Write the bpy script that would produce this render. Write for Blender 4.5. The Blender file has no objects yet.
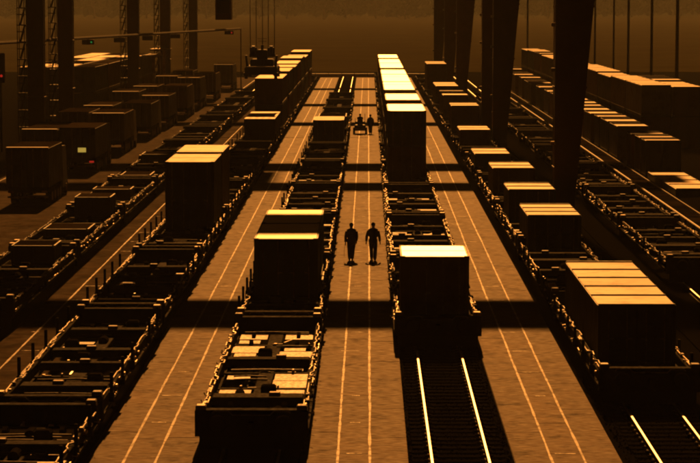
import bpy, bmesh, math, random
from mathutils import Vector, Matrix
R = math.radians
random.seed(7)
sc = bpy.context.scene
col = sc.collection

# ------------------------------------------------------------------ camera
CAM_H = 12.2
cam = bpy.data.cameras.new('camera')
cam.sensor_width = 36.0
cam.lens = 36.0 * 2350.0 / 700.0
cam.clip_start = 0.5
cam.clip_end = 6000
camo = bpy.data.objects.new('camera', cam)
col.objects.link(camo)
camo.location = (0, 0, CAM_H)
camo.rotation_euler = (R(90) - math.atan(231.5 / 2350), 0, math.atan(18 / 2350))
sc.camera = camo

# ------------------------------------------------------------------ light
SUN_EL, SUN_AZ = 35.0, 0.2            # azimuth measured from +Y towards +X
w = bpy.data.worlds.new('World')
sc.world = w
w.use_nodes = True
nt = w.node_tree
nt.nodes.clear()
sky = nt.nodes.new('ShaderNodeTexSky')
sky.sky_type = 'NISHITA'
sky.sun_disc = False
sky.sun_elevation = R(SUN_EL)
sky.sun_rotation = R(SUN_AZ)
sky.dust_density = 6.0
tint = nt.nodes.new('ShaderNodeMix')
tint.data_type = 'RGBA'
tint.blend_type = 'MULTIPLY'
tint.inputs['Factor'].default_value = 1.0
tint.inputs['B'].default_value = (1.0, 0.36, 0.06, 1)
bg = nt.nodes.new('ShaderNodeBackground')
bg.inputs['Strength'].default_value = 0.0005
wo = nt.nodes.new('ShaderNodeOutputWorld')
nt.links.new(sky.outputs[0], tint.inputs['A'])
nt.links.new(tint.outputs['Result'], bg.inputs[0])
nt.links.new(bg.outputs[0], wo.inputs[0])

sl = bpy.data.lights.new('sun', 'SUN')
sl.energy = 5.0
sl.angle = R(1.2)
sl.color = (1.0, 0.365, 0.062)
so = bpy.data.objects.new('sun', sl)
col.objects.link(so)
d = Vector((math.sin(R(SUN_AZ)) * math.cos(R(SUN_EL)), math.cos(R(SUN_AZ)) * math.cos(R(SUN_EL)), math.sin(R(SUN_EL))))
so.rotation_euler = d.to_track_quat('Z', 'Y').to_euler()
so.location = (0, 200, 150)

sc.view_settings.view_transform = 'Standard'
sc.view_settings.look = 'None'
sc.view_settings.exposure = 0.35
sc.view_settings.gamma = 1.0
sc.view_settings.use_curve_mapping = False
sc.render.engine = 'CYCLES'
cy = sc.cycles
cy.use_denoising = True
cy.filter_width = 2.1
cy.max_bounces = 5
cy.diffuse_bounces = 2
cy.glossy_bounces = 3
cy.volume_bounces = 0
cy.transparent_max_bounces = 8
cy.sample_clamp_indirect = 3.0
cy.blur_glossy = 1.0

# ------------------------------------------------------------------ materials
MATS = {}


def mat(name, color, rough=0.6, metal=0.0, var=0.25, scale=3.0, stretch=(1, 1, 1), rvar=0.12, bump=0.0, bscale=40.0,
        rnd=0.0, spec=0.5, dirt=None, dscale=0.8, coat=0.0, sheen=0.0, sheen_tint=(1, 1, 1), sheen_rough=0.4, stint=(1, 1, 1)):
    if name in MATS:
        return MATS[name]
    m = bpy.data.materials.new(name)
    m.use_nodes = True
    t = m.node_tree
    N, L = t.nodes, t.links
    b = N['Principled BSDF']
    tc = N.new('ShaderNodeTexCoord')
    mp = N.new('ShaderNodeMapping')
    mp.inputs['Scale'].default_value = stretch
    geo = N.new('ShaderNodeNewGeometry')
    L.new(geo.outputs['Position'], mp.inputs[0])
    nz = N.new('ShaderNodeTexNoise')
    nz.inputs['Scale'].default_value = scale
    nz.inputs['Detail'].default_value = 6
    nz.inputs['Roughness'].default_value = 0.65
    L.new(mp.outputs[0], nz.inputs['Vector'])
    ramp = N.new('ShaderNodeMapRange')
    ramp.inputs['From Min'].default_value = 0.25
    ramp.inputs['From Max'].default_value = 0.75
    ramp.inputs['To Min'].default_value = 1 - var
    ramp.inputs['To Max'].default_value = 1 + var
    L.new(nz.outputs['Fac'], ramp.inputs['Value'])
    val = ramp.outputs[0]
    if rnd > 0:
        oi = N.new('ShaderNodeObjectInfo')
        mr = N.new('ShaderNodeMapRange')
        mr.inputs['To Min'].default_value = 1 - rnd
        mr.inputs['To Max'].default_value = 1 + rnd
        L.new(oi.outputs['Random'], mr.inputs['Value'])
        mm = N.new('ShaderNodeMath')
        mm.operation = 'MULTIPLY'
        L.new(val, mm.inputs[0])
        L.new(mr.outputs[0], mm.inputs[1])
        val = mm.outputs[0]
    vm = N.new('ShaderNodeVectorMath')
    vm.operation = 'SCALE'
    vm.inputs[0].default_value = color
    L.new(val, vm.inputs['Scale'])
    out = vm.outputs[0]
    if dirt:
        dn = N.new('ShaderNodeTexNoise')
        dn.inputs['Scale'].default_value = dscale
        dn.inputs['Detail'].default_value = 8
        dn.inputs['Roughness'].default_value = 0.7
        L.new(geo.outputs['Position'], dn.inputs['Vector'])
        dr = N.new('ShaderNodeMapRange')
        dr.inputs['From Min'].default_value = 0.52
        dr.inputs['From Max'].default_value = 0.72
        L.new(dn.outputs['Fac'], dr.inputs['Value'])
        mx = N.new('ShaderNodeMix')
        mx.data_type = 'RGBA'
        L.new(dr.outputs[0], mx.inputs['Factor'])
        L.new(out, mx.inputs['A'])
        mx.inputs['B'].default_value = (*dirt, 1)
        out = mx.outputs['Result']
        sm = N.new('ShaderNodeMapRange')
        sm.inputs['To Min'].default_value = spec
        sm.inputs['To Max'].default_value = spec * 0.25
        L.new(dr.outputs[0], sm.inputs['Value'])
        L.new(sm.outputs[0], b.inputs['Specular IOR Level'])
    L.new(out, b.inputs['Base Color'])
    rr = N.new('ShaderNodeMapRange')
    rr.inputs['From Min'].default_value = 0.3
    rr.inputs['From Max'].default_value = 0.7
    rr.inputs['To Min'].default_value = max(0.05, rough - rvar)
    rr.inputs['To Max'].default_value = min(1.0, rough + rvar)
    n2 = N.new('ShaderNodeTexNoise')
    n2.inputs['Scale'].default_value = scale * 2.3
    n2.inputs['Detail'].default_value = 4
    L.new(mp.outputs[0], n2.inputs['Vector'])
    L.new(n2.outputs['Fac'], rr.inputs['Value'])
    L.new(rr.outputs[0], b.inputs['Roughness'])
    b.inputs['Metallic'].default_value = metal
    b.inputs['Specular IOR Level'].default_value = spec
    b.inputs['Specular Tint'].default_value = (*stint, 1)
    b.inputs['Coat Weight'].default_value = coat
    b.inputs['Sheen Weight'].default_value = sheen
    b.inputs['Sheen Tint'].default_value = (*sheen_tint, 1)
    b.inputs['Sheen Roughness'].default_value = sheen_rough
    if bump > 0:
        bn = N.new('ShaderNodeTexNoise')
        bn.inputs['Scale'].default_value = bscale
        bn.inputs['Detail'].default_value = 5
        L.new(mp.outputs[0], bn.inputs['Vector'])
        bp = N.new('ShaderNodeBump')
        bp.inputs['Strength'].default_value = bump
        bp.inputs['Distance'].default_value = 0.02
        L.new(bn.outputs['Fac'], bp.inputs['Height'])
        L.new(bp.outputs[0], b.inputs['Normal'])
    MATS[name] = m
    return m


def lamp_mat(name, color, strength):
    m = bpy.data.materials.new(name)
    m.use_nodes = True
    b = m.node_tree.nodes['Principled BSDF']
    b.inputs['Base Color'].default_value = (*color, 1)
    b.inputs['Emission Color'].default_value = (*color, 1)
    b.inputs['Emission Strength'].default_value = strength
    return m


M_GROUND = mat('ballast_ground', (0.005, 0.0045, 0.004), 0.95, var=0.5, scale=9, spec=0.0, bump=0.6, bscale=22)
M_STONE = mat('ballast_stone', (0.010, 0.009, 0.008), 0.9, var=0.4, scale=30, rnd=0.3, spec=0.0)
M_SLAB = mat('concrete_slab', (0.064, 0.034, 0.013), 0.62, var=0.85, scale=2.6, stretch=(0.5, 4.2, 1), rnd=0.22, bump=0.14,
             bscale=30, spec=0.034, dirt=(0.018, 0.009, 0.004), dscale=0.9, rvar=0.2, stint=(1.0, 0.62, 0.32))
M_ROAD = mat('road_asphalt', (0.035, 0.023, 0.013), 0.75, var=0.7, scale=0.9, spec=0.004, dirt=(0.010, 0.007, 0.004), dscale=0.35, rvar=0.15)
M_JOINT = mat('joint_sealant', (0.20, 0.132, 0.068), 0.5, var=0.8, scale=1.1, spec=0.16, rvar=0.2, dirt=(0.04, 0.026, 0.014), dscale=1.6)
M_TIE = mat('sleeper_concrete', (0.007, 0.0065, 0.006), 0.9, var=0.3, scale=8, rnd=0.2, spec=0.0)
M_RAILTOP = mat('rail_polished', (0.72, 0.70, 0.67), 0.46, metal=1.0, var=0.1, scale=2, rvar=0.04)
M_RAIL = mat('rail_rust', (0.04, 0.026, 0.018), 0.85, var=0.3, scale=8, spec=0.15)
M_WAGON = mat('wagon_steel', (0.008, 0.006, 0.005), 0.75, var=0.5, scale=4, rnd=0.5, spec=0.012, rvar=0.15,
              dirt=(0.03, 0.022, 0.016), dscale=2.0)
M_FLOOR = mat('wagon_floor_plate', (0.095, 0.058, 0.030), 0.55, metal=0.08, var=0.8, scale=5, rnd=0.5, spec=0.5, rvar=0.16,
              dirt=(0.04, 0.03, 0.025), dscale=2.6)
M_LOCK = mat('worn_steel', (0.20, 0.155, 0.11), 0.5, metal=0.55, var=0.6, scale=5, rnd=0.6, rvar=0.15,
             dirt=(0.03, 0.02, 0.014), dscale=3.0)
M_LOCKD = mat('grimy_steel', (0.07, 0.05, 0.035), 0.55, metal=0.3, var=0.6, scale=6, rnd=0.7, rvar=0.2, spec=0.2,
              dirt=(0.012, 0.009, 0.006), dscale=3.0)
M_GLINT = mat('glint_steel', (0.45, 0.38, 0.30), 0.5, metal=0.85, var=0.5, scale=9, rnd=0.6, rvar=0.15)  # bright steel for the added glint pieces
M_BOGIE = mat('bogie_iron', (0.010, 0.009, 0.008), 0.85, var=0.3, scale=6, spec=0.0)
M_CRANE = mat('crane_paint', (0.06, 0.022, 0.014), 0.6, var=0.2, scale=1.2, spec=0.25, rvar=0.08)
M_CRANE2 = mat('crane_dark_steel', (0.03, 0.024, 0.02), 0.7, var=0.2, scale=2, spec=0.2)
M_CABLE = mat('steel_cable', (0.03, 0.026, 0.022), 0.7, var=0.1, spec=0.2)
M_BARR = mat('concrete_block', (0.5, 0.46, 0.4), 0.5, var=0.3, scale=2, rnd=0.3)
M_GLASS = mat('dark_glass', (0.02, 0.02, 0.02), 0.08, var=0.05, spec=0.6)
M_TYRE = mat('tyre_rubber', (0.02, 0.02, 0.02), 0.8, var=0.2, spec=0.3)
M_TRUNK = mat('bark', (0.07, 0.05, 0.035), 0.9, var=0.3)
M_LEAF = mat('foliage', (0.04, 0.045, 0.02), 0.85, var=0.4, scale=1.0, rnd=0.3, spec=0.05)
M_WOOD = mat('far_foliage', (0.035, 0.04, 0.02), 0.9, var=0.4, scale=0.1, spec=0.0)
M_HILL = mat('hill_grass', (0.025, 0.025, 0.014), 0.95, var=0.3, scale=0.05, spec=0.0)
M_FIELD = mat('dry_field', (0.032, 0.027, 0.015), 0.95, var=0.3, scale=0.05, spec=0.0)
M_BOX = {}
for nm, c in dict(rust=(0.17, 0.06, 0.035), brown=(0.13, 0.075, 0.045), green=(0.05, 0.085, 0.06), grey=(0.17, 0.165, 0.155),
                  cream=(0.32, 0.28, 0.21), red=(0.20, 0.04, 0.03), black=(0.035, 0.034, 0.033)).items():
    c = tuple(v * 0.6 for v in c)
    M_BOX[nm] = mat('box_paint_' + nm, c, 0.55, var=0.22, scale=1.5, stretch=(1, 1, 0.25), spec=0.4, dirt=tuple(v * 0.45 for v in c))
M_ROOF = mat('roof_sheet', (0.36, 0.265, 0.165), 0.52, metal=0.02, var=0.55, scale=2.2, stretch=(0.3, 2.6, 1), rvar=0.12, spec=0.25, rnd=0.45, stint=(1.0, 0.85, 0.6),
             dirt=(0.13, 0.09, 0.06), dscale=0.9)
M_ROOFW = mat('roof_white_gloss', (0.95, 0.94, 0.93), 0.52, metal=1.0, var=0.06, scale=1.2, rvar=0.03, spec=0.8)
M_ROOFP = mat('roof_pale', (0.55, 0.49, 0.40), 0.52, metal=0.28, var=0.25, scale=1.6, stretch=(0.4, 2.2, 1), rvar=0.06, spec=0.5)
M_ROOFD = mat('roof_dull', (0.016, 0.012, 0.009), 0.7, metal=0.0, var=0.4, scale=1.6, stretch=(0.5, 2, 1), rvar=0.12, rnd=0.6, spec=0.0)  # dark roof tone, also painted on panels meant to look unlit

# ------------------------------------------------------------------ mesh helpers


class MB:
    def __init__(self):
        self.v, self.f = [], []

    def hexa(self, p):
        n = len(self.v)
        self.v += [tuple(q) for q in p]
        self.f += [(n, n + 3, n + 2, n + 1), (n + 4, n + 5, n + 6, n + 7), (n, n + 1, n + 5, n + 4), (n + 1, n + 2, n + 6, n + 5),
                   (n + 2, n + 3, n + 7, n + 6), (n + 3, n, n + 4, n + 7)]
        return self

    def box(self, x0, x1, y0, y1, z0, z1):
        return self.hexa([(x0, y0, z0), (x1, y0, z0), (x1, y1, z0), (x0, y1, z0), (x0, y0, z1), (x1, y0, z1), (x1, y1, z1), (x0, y1, z1)])

    def bev(self, x0, x1, y0, y1, z0, z1, b=0.03):
        """box whose top edges are chamfered"""
        zb = z1 - b
        self.hexa([(x0, y0, z0), (x1, y0, z0), (x1, y1, z0), (x0, y1, z0), (x0, y0, zb), (x1, y0, zb), (x1, y1, zb), (x0, y1, zb)])
        n = len(self.v)
        self.f.remove((n - 4, n - 3, n - 2, n - 1))
        self.v += [(x0 + b, y0 + b, z1), (x1 - b, y0 + b, z1), (x1 - b, y1 - b, z1), (x0 + b, y1 - b, z1)]
        self.f += [(n, n + 1, n + 2, n + 3)]
        for a, c in ((0, 1), (1, 2), (2, 3), (3, 0)):
            self.f.append((n - 4 + a, n - 4 + c, n + c, n + a))
        return self

    def tube(self, pts, radii, seg=8, caps=True):
        pts = [Vector(p) for p in pts]
        if not hasattr(radii, '__len__'):
            radii = [radii] * len(pts)
        base = len(self.v)
        up = None
        for i, p in enumerate(pts):
            t = (pts[min(i + 1, len(pts) - 1)] - pts[max(i - 1, 0)]).normalized()
            if up is None or abs(up.dot(t)) > 0.95:
                up = Vector((0, 0, 1)) if abs(t.z) < 0.9 else Vector((1, 0, 0))
            a = t.cross(up).normalized()
            b = a.cross(t).normalized()
            up = b
            for k in range(seg):
                an = 2 * math.pi * k / seg
                self.v.append(tuple(p + (a * math.cos(an) + b * math.sin(an)) * radii[i]))
        for i in range(len(pts) - 1):
            for k in range(seg):
                k2 = (k + 1) % seg
                self.f.append((base + i * seg + k, base + i * seg + k2, base + (i + 1) * seg + k2, base + (i + 1) * seg + k))
        if caps:
            self.f.append(tuple(base + k for k in range(seg))[::-1])
            e = base + (len(pts) - 1) * seg
            self.f.append(tuple(e + k for k in range(seg)))
        return self

    def cylx(self, x0, x1, y, z, r, seg=16):
        return self.tube([(x0, y, z), (x1, y, z)], r, seg)

    def ell(self, c, r, seg=10, rings=6):
        base = len(self.v)
        for i in range(rings + 1):
            th = math.pi * i / rings
            for k in range(seg):
                ph = 2 * math.pi * k / seg
                self.v.append((c[0] + r[0] * math.sin(th) * math.cos(ph), c[1] + r[1] * math.sin(th) * math.sin(ph), c[2] + r[2] * math.cos(th)))
        for i in range(rings):
            for k in range(seg):
                k2 = (k + 1) % seg
                self.f.append((base + i * seg + k, base + (i + 1) * seg + k, base + (i + 1) * seg + k2, base + i * seg + k2))
        return self

    def mesh(self, name, m, smooth=False):
        me = bpy.data.meshes.new(name)
        me.from_pydata(self.v, [], self.f)
        bm = bmesh.new()
        bm.from_mesh(me)
        bmesh.ops.remove_doubles(bm, verts=bm.verts, dist=1e-6) if smooth else None
        bmesh.ops.recalc_face_normals(bm, faces=bm.faces)
        bm.to_mesh(me)
        bm.free()
        me.materials.append(m)
        if smooth:
            me.shade_smooth()
        return me


def link(name, data, parent=None, loc=(0, 0, 0), rot=(0, 0, 0), scale=None):
    o = bpy.data.objects.new(name, data)
    col.objects.link(o)
    o.parent = parent
    o.location = loc
    o.rotation_euler = rot
    if scale:
        o.scale = scale
    return o


def thing(name, label, cat, loc=(0, 0, 0), rotz=0.0, group=None, data=None):
    o = link(name, data, None, loc, (0, 0, rotz))
    o['label'] = label
    o['category'] = cat
    if group:
        o['group'] = group
    return o


def structure(name, data, label=None, loc=(0, 0, 0)):
    o = link(name, data, None, loc)
    o['kind'] = 'structure'
    if label:
        o['label'] = label
    return o


CACHE = {}


def cached(key, fn):
    if key not in CACHE:
        CACHE[key] = fn()
    return CACHE[key]


def box_mesh(x0, x1, y0, y1, z0, z1, m, b=0.0):
    key = ('box', round(x0, 3), round(x1, 3), round(y0, 3), round(y1, 3), round(z0, 3), round(z1, 3), m.name, b)
    return cached(key, lambda: (MB().bev(x0, x1, y0, y1, z0, z1, b) if b else MB().box(x0, x1, y0, y1, z0, z1)).mesh('box', m))


ORD = ['first', 'second', 'third', 'fourth', 'fifth', 'sixth', 'seventh', 'eighth', 'ninth', 'tenth', 'eleventh', 'twelfth',
       'thirteenth', 'fourteenth', 'fifteenth', 'sixteenth', 'seventeenth', 'eighteenth', 'nineteenth', 'twentieth',
       'twenty-first', 'twenty-second', 'twenty-third', 'twenty-fourth', 'twenty-fifth', 'twenty-sixth']

# ------------------------------------------------------------------ setting
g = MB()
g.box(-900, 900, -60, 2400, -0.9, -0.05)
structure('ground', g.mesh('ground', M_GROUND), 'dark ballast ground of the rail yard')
# grassy land behind the yard
g = MB()
g.box(-880, 880, 400, 2390, -0.04, 0.02)
structure('field', g.mesh('field', M_FIELD), 'dim open land behind the yard end')
# hill
hm = MB()
NX, NY = 60, 14
for j in range(NY + 1):
    for i in range(NX + 1):
        x = -850 + 1700 * i / NX
        t = j / NY
        y = 1800 + 580 * t
        z = 46 * (t * t * (3 - 2 * t)) * (0.8 + 0.25 * math.sin(x * 0.009 + 1) + 0.12 * math.sin(x * 0.031)) + random.uniform(-0.6, 0.6) * t
        hm.v.append((x, y, z - 0.3))
for j in range(NY):
    for i in range(NX):
        a = j * (NX + 1) + i
        hm.f.append((a, a + 1, a + NX + 2, a + NX + 1))
structure('hill', hm.mesh('hill', M_HILL, True), 'low hazy hill closing the view')


def hill_z(x, y):
    t = max(0, min(1, (y - 1800) / 580))
    return 46 * (t * t * (3 - 2 * t)) * (0.8 + 0.25 * math.sin(x * 0.009 + 1) + 0.12 * math.sin(x * 0.031)) - 0.3


# ---- paved lanes of separate slabs
SLAB = 4.65
LANES = [(-13.15, -10.4, 'paved lane between the two leftmost trains'), (-7.5, -4.6, 'paved lane left of the middle train'),
         (-1.82, 1.08, 'paved lane the two walkers stand on'), (3.9, 6.75, 'paved lane right of the bright container stack')]


def wobble_strip(x, y0, y1, wd, z, step=0.5, amp=0.004):
    n = int((y1 - y0) / step)
    m = MB()
    off = 0.0
    for i in range(n + 1):
        y = y0 + (y1 - y0) * i / n
        off = off * 0.9 + random.uniform(-amp, amp)
        hw = wd * 0.5 * random.uniform(0.65, 1.35)
        m.v += [(x + off - hw, y, z), (x + off + hw, y, z)]
        if i:
            k = 2 * i
            m.f.append((k - 2, k - 1, k + 1, k))
    return m


slab_i = 0
for li, (xa, xb, lab) in enumerate(LANES):
    SM = M_ROAD if li == 0 else M_SLAB
    base = structure('pavement', box_mesh(xa, xb, 20, 372, -0.06, 0.0, SM), lab)
    cx = (xa + xb) / 2
    cols = [(xa + 0.01, cx - 0.44), (cx - 0.42, cx + 0.42), (cx + 0.44, xb - 0.01)]
    n_sl = 33
    for ci_, (ca, cb) in enumerate(cols):
        me = cached(('slab', round(ca, 3)), lambda: MB().bev(-(cb - ca) / 2, (cb - ca) / 2, -SLAB / 2 + 0.012, SLAB / 2 - 0.012, 0, 0.024, 0.003).mesh('slab', SM))
        for k in range(n_sl):
            y = 53.2 + SLAB * (k + (0.5 if ci_ == 1 else 0.18 + 0.41 * ci_))
            o = link('paving_slab', me, base, ((ca + cb) / 2, y, random.uniform(-0.004, 0.003)),
                     (random.uniform(-0.0012, 0.0012), random.uniform(-0.002, 0.002), 0))
    yend = 53.2 + SLAB * (n_sl + 0.51)
    far = link('far_slabs', MB().bev(xa + 0.01, xb - 0.01, yend + 0.02, 371, 0, 0.024, 0.008).mesh('far_slabs', SM), base)
    far['kind'] = 'stuff'
    for x in (cx - 0.43, cx + 0.43):
        link('joint_sealant', wobble_strip(x, 54, 368, 0.064, 0.031).mesh('joint_sealant', M_JOINT), base)
    for k in range(34):
        y = 53.2 + SLAB * k
        if random.random() < 0.6:
            hw = random.uniform(0.12, 0.36)
            xo = random.choice([0, 0, 0, random.uniform(-0.7, 0.7)])
            m = MB()
            n = 8
            for i in range(n + 1):
                x = cx + xo - hw + 2 * hw * i / n
                h = random.uniform(0.01, 0.07)
                yo = random.uniform(-0.02, 0.02)
                m.v += [(x, y + yo - h, 0.033), (x, y + yo + h, 0.033)]
                if i:
                    m.f.append((2 * i - 2, 2 * i, 2 * i + 1, 2 * i - 1))
            link('cross_joint', m.mesh('cross_joint', M_JOINT), base)
# lorry road on the left
road = structure('road', box_mesh(-25.2, -16.9, 60, 372, -0.05, 0.015, M_ROAD), 'lorry road along the left of the yard')
for x in (-24.9, -17.3):
    link('lane_marking', wobble_strip(x, 62, 370, 0.10, 0.02, amp=0.004).mesh('lane_marking', M_JOINT), road)
# service road on the right
structure('service_road', box_mesh(11.6, 12.9, 60, 372, -0.05, 0.012, M_GROUND), 'dark service path right of the crane legs')
structure('container_yard', box_mesh(18.95, 60, 110, 385, -0.05, 0.012, M_GROUND), 'dark hardstanding under the stored containers')

# ---- rail tracks
TRACKS = dict(A=-14.6, B=-8.9, C=-3.13, D=2.45, E=8.45, F=14.3)
RAILZ = 0.0


def rail_mesh(y0, y1):
    m = MB()
    m.box(-0.075, 0.075, y0, y1, -0.045, -0.03)
    m.box(-0.012, 0.012, y0, y1, -0.03, 0.085)
    m.box(-0.036, 0.036, y0, y1, 0.085, 0.118)
    return m.mesh('rail', M_RAIL)


def railtop_mesh(y0, y1):
    return MB().bev(-0.034, 0.034, y0, y1, 0.118, 0.128, 0.006).mesh('rail_head', M_RAILTOP)


TIE = box_mesh(-1.25, 1.25, -0.12, 0.12, -0.10, -0.012, M_TIE, 0.02)
CLIP = box_mesh(-0.12, 0.12, -0.07, 0.07, -0.012, 0.02, M_BOGIE, 0.01)
TLAB = dict(A='rails under the leftmost train', B='rails under the second train from the left', C='rails under the middle train left of the walkers',
            D='bright bare rails in front of the white container', E='rails under the train beside the crane legs', F='rails of the dark track beyond the crane legs')
for k, x in TRACKS.items():
    o = link('rail_track', None, None, (x, 0, 0))
    o['kind'] = 'structure'
    o['label'] = TLAB[k]
    for s in (-0.753, 0.753):
        rl = link('rail', cached('rail', lambda: rail_mesh(30, 372)), o, (s, 0, 0))
        link('rail_head', cached('railtop', lambda: railtop_mesh(30, 372)), rl)
    span = {'D': (58, 90), 'E': (58, 76), 'C': (300, 362)}.get(k)
    if span:
        step = 0.62 if k != 'C' else 1.24
        n = int((span[1] - span[0]) / step)
        for i in range(n):
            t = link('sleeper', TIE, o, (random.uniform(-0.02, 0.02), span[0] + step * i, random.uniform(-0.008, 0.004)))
            if k != 'C':
                for s in (-0.86, -0.64, 0.64, 0.86):
                    link('rail_clip', CLIP, t, (s, 0, 0), (0, 0, 0), (0.5, 1, 1))
# loose ballast stones near the camera on the bare track
bm_ = MB()
for k in range(9000):
    tx = random.choice([2.45, 2.45, 8.45])
    x = tx + random.uniform(-1.55, 1.40)
    y = random.uniform(58, 90 if tx < 5 else 76)
    s = random.uniform(0.02, 0.045)
    z = -0.05 + random.uniform(0, 0.025)
    if abs(abs(x - tx) - 0.753) < 0.06:
        continue
    n = len(bm_.v)
    a = random.uniform(0, 3.1)
    ca_, sa_ = math.cos(a) * s, math.sin(a) * s
    zz = [random.uniform(0.5, 1.3) * s for _ in range(4)]
    bm_.v += [(x + ca_, y + sa_, z), (x - sa_, y + ca_, z), (x - ca_, y - sa_, z), (x + sa_, y - ca_, z), (x + ca_ * .3, y, z + zz[0]), (x - ca_ * .4, y + sa_ * .3, z + zz[1])]
    bm_.f += [(n, n + 1, n + 5, n + 4), (n + 1, n + 2, n + 5), (n + 2, n + 3, n + 4, n + 5), (n + 3, n, n + 4)]
o = link('ballast', bm_.mesh('ballast', M_STONE))
o['kind'] = 'stuff'
o['label'] = 'loose ballast stones between the bare rails'
o['category'] = 'ballast'

# ------------------------------------------------------------------ wagons
DECK = 0.74


def bogie(parent, y):
    def fr():
        m = MB()
        for s in (-1, 1):
            m.box(s * 0.98 - 0.07, s * 0.98 + 0.07, -1.25, 1.25, 0.38, 0.58)
            for yy in (-0.9, 0.9):
                m.box(s * 0.98 - 0.11, s * 0.98 + 0.11, yy - 0.16, yy + 0.16, 0.34, 0.62)
        m.box(-0.98, 0.98, -0.22, 0.22, 0.36, 0.60)
        return m.mesh('bogie', M_BOGIE)

    def ws():
        m = MB()
        m.cylx(-1.0, 1.0, 0, 0.46, 0.08, 8)
        for s in (-1, 1):
            m.cylx(s * 0.70, s * 0.83, 0, 0.50, 0.37, 18)
        return m.mesh('wheelset', M_BOGIE)
    b = link('bogie', cached('bogie', fr), parent, (0, y, 0))
    for yy in (-0.9, 0.9):
        link('wheelset', cached('wheelset', ws), b, (0, yy, 0))


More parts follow.
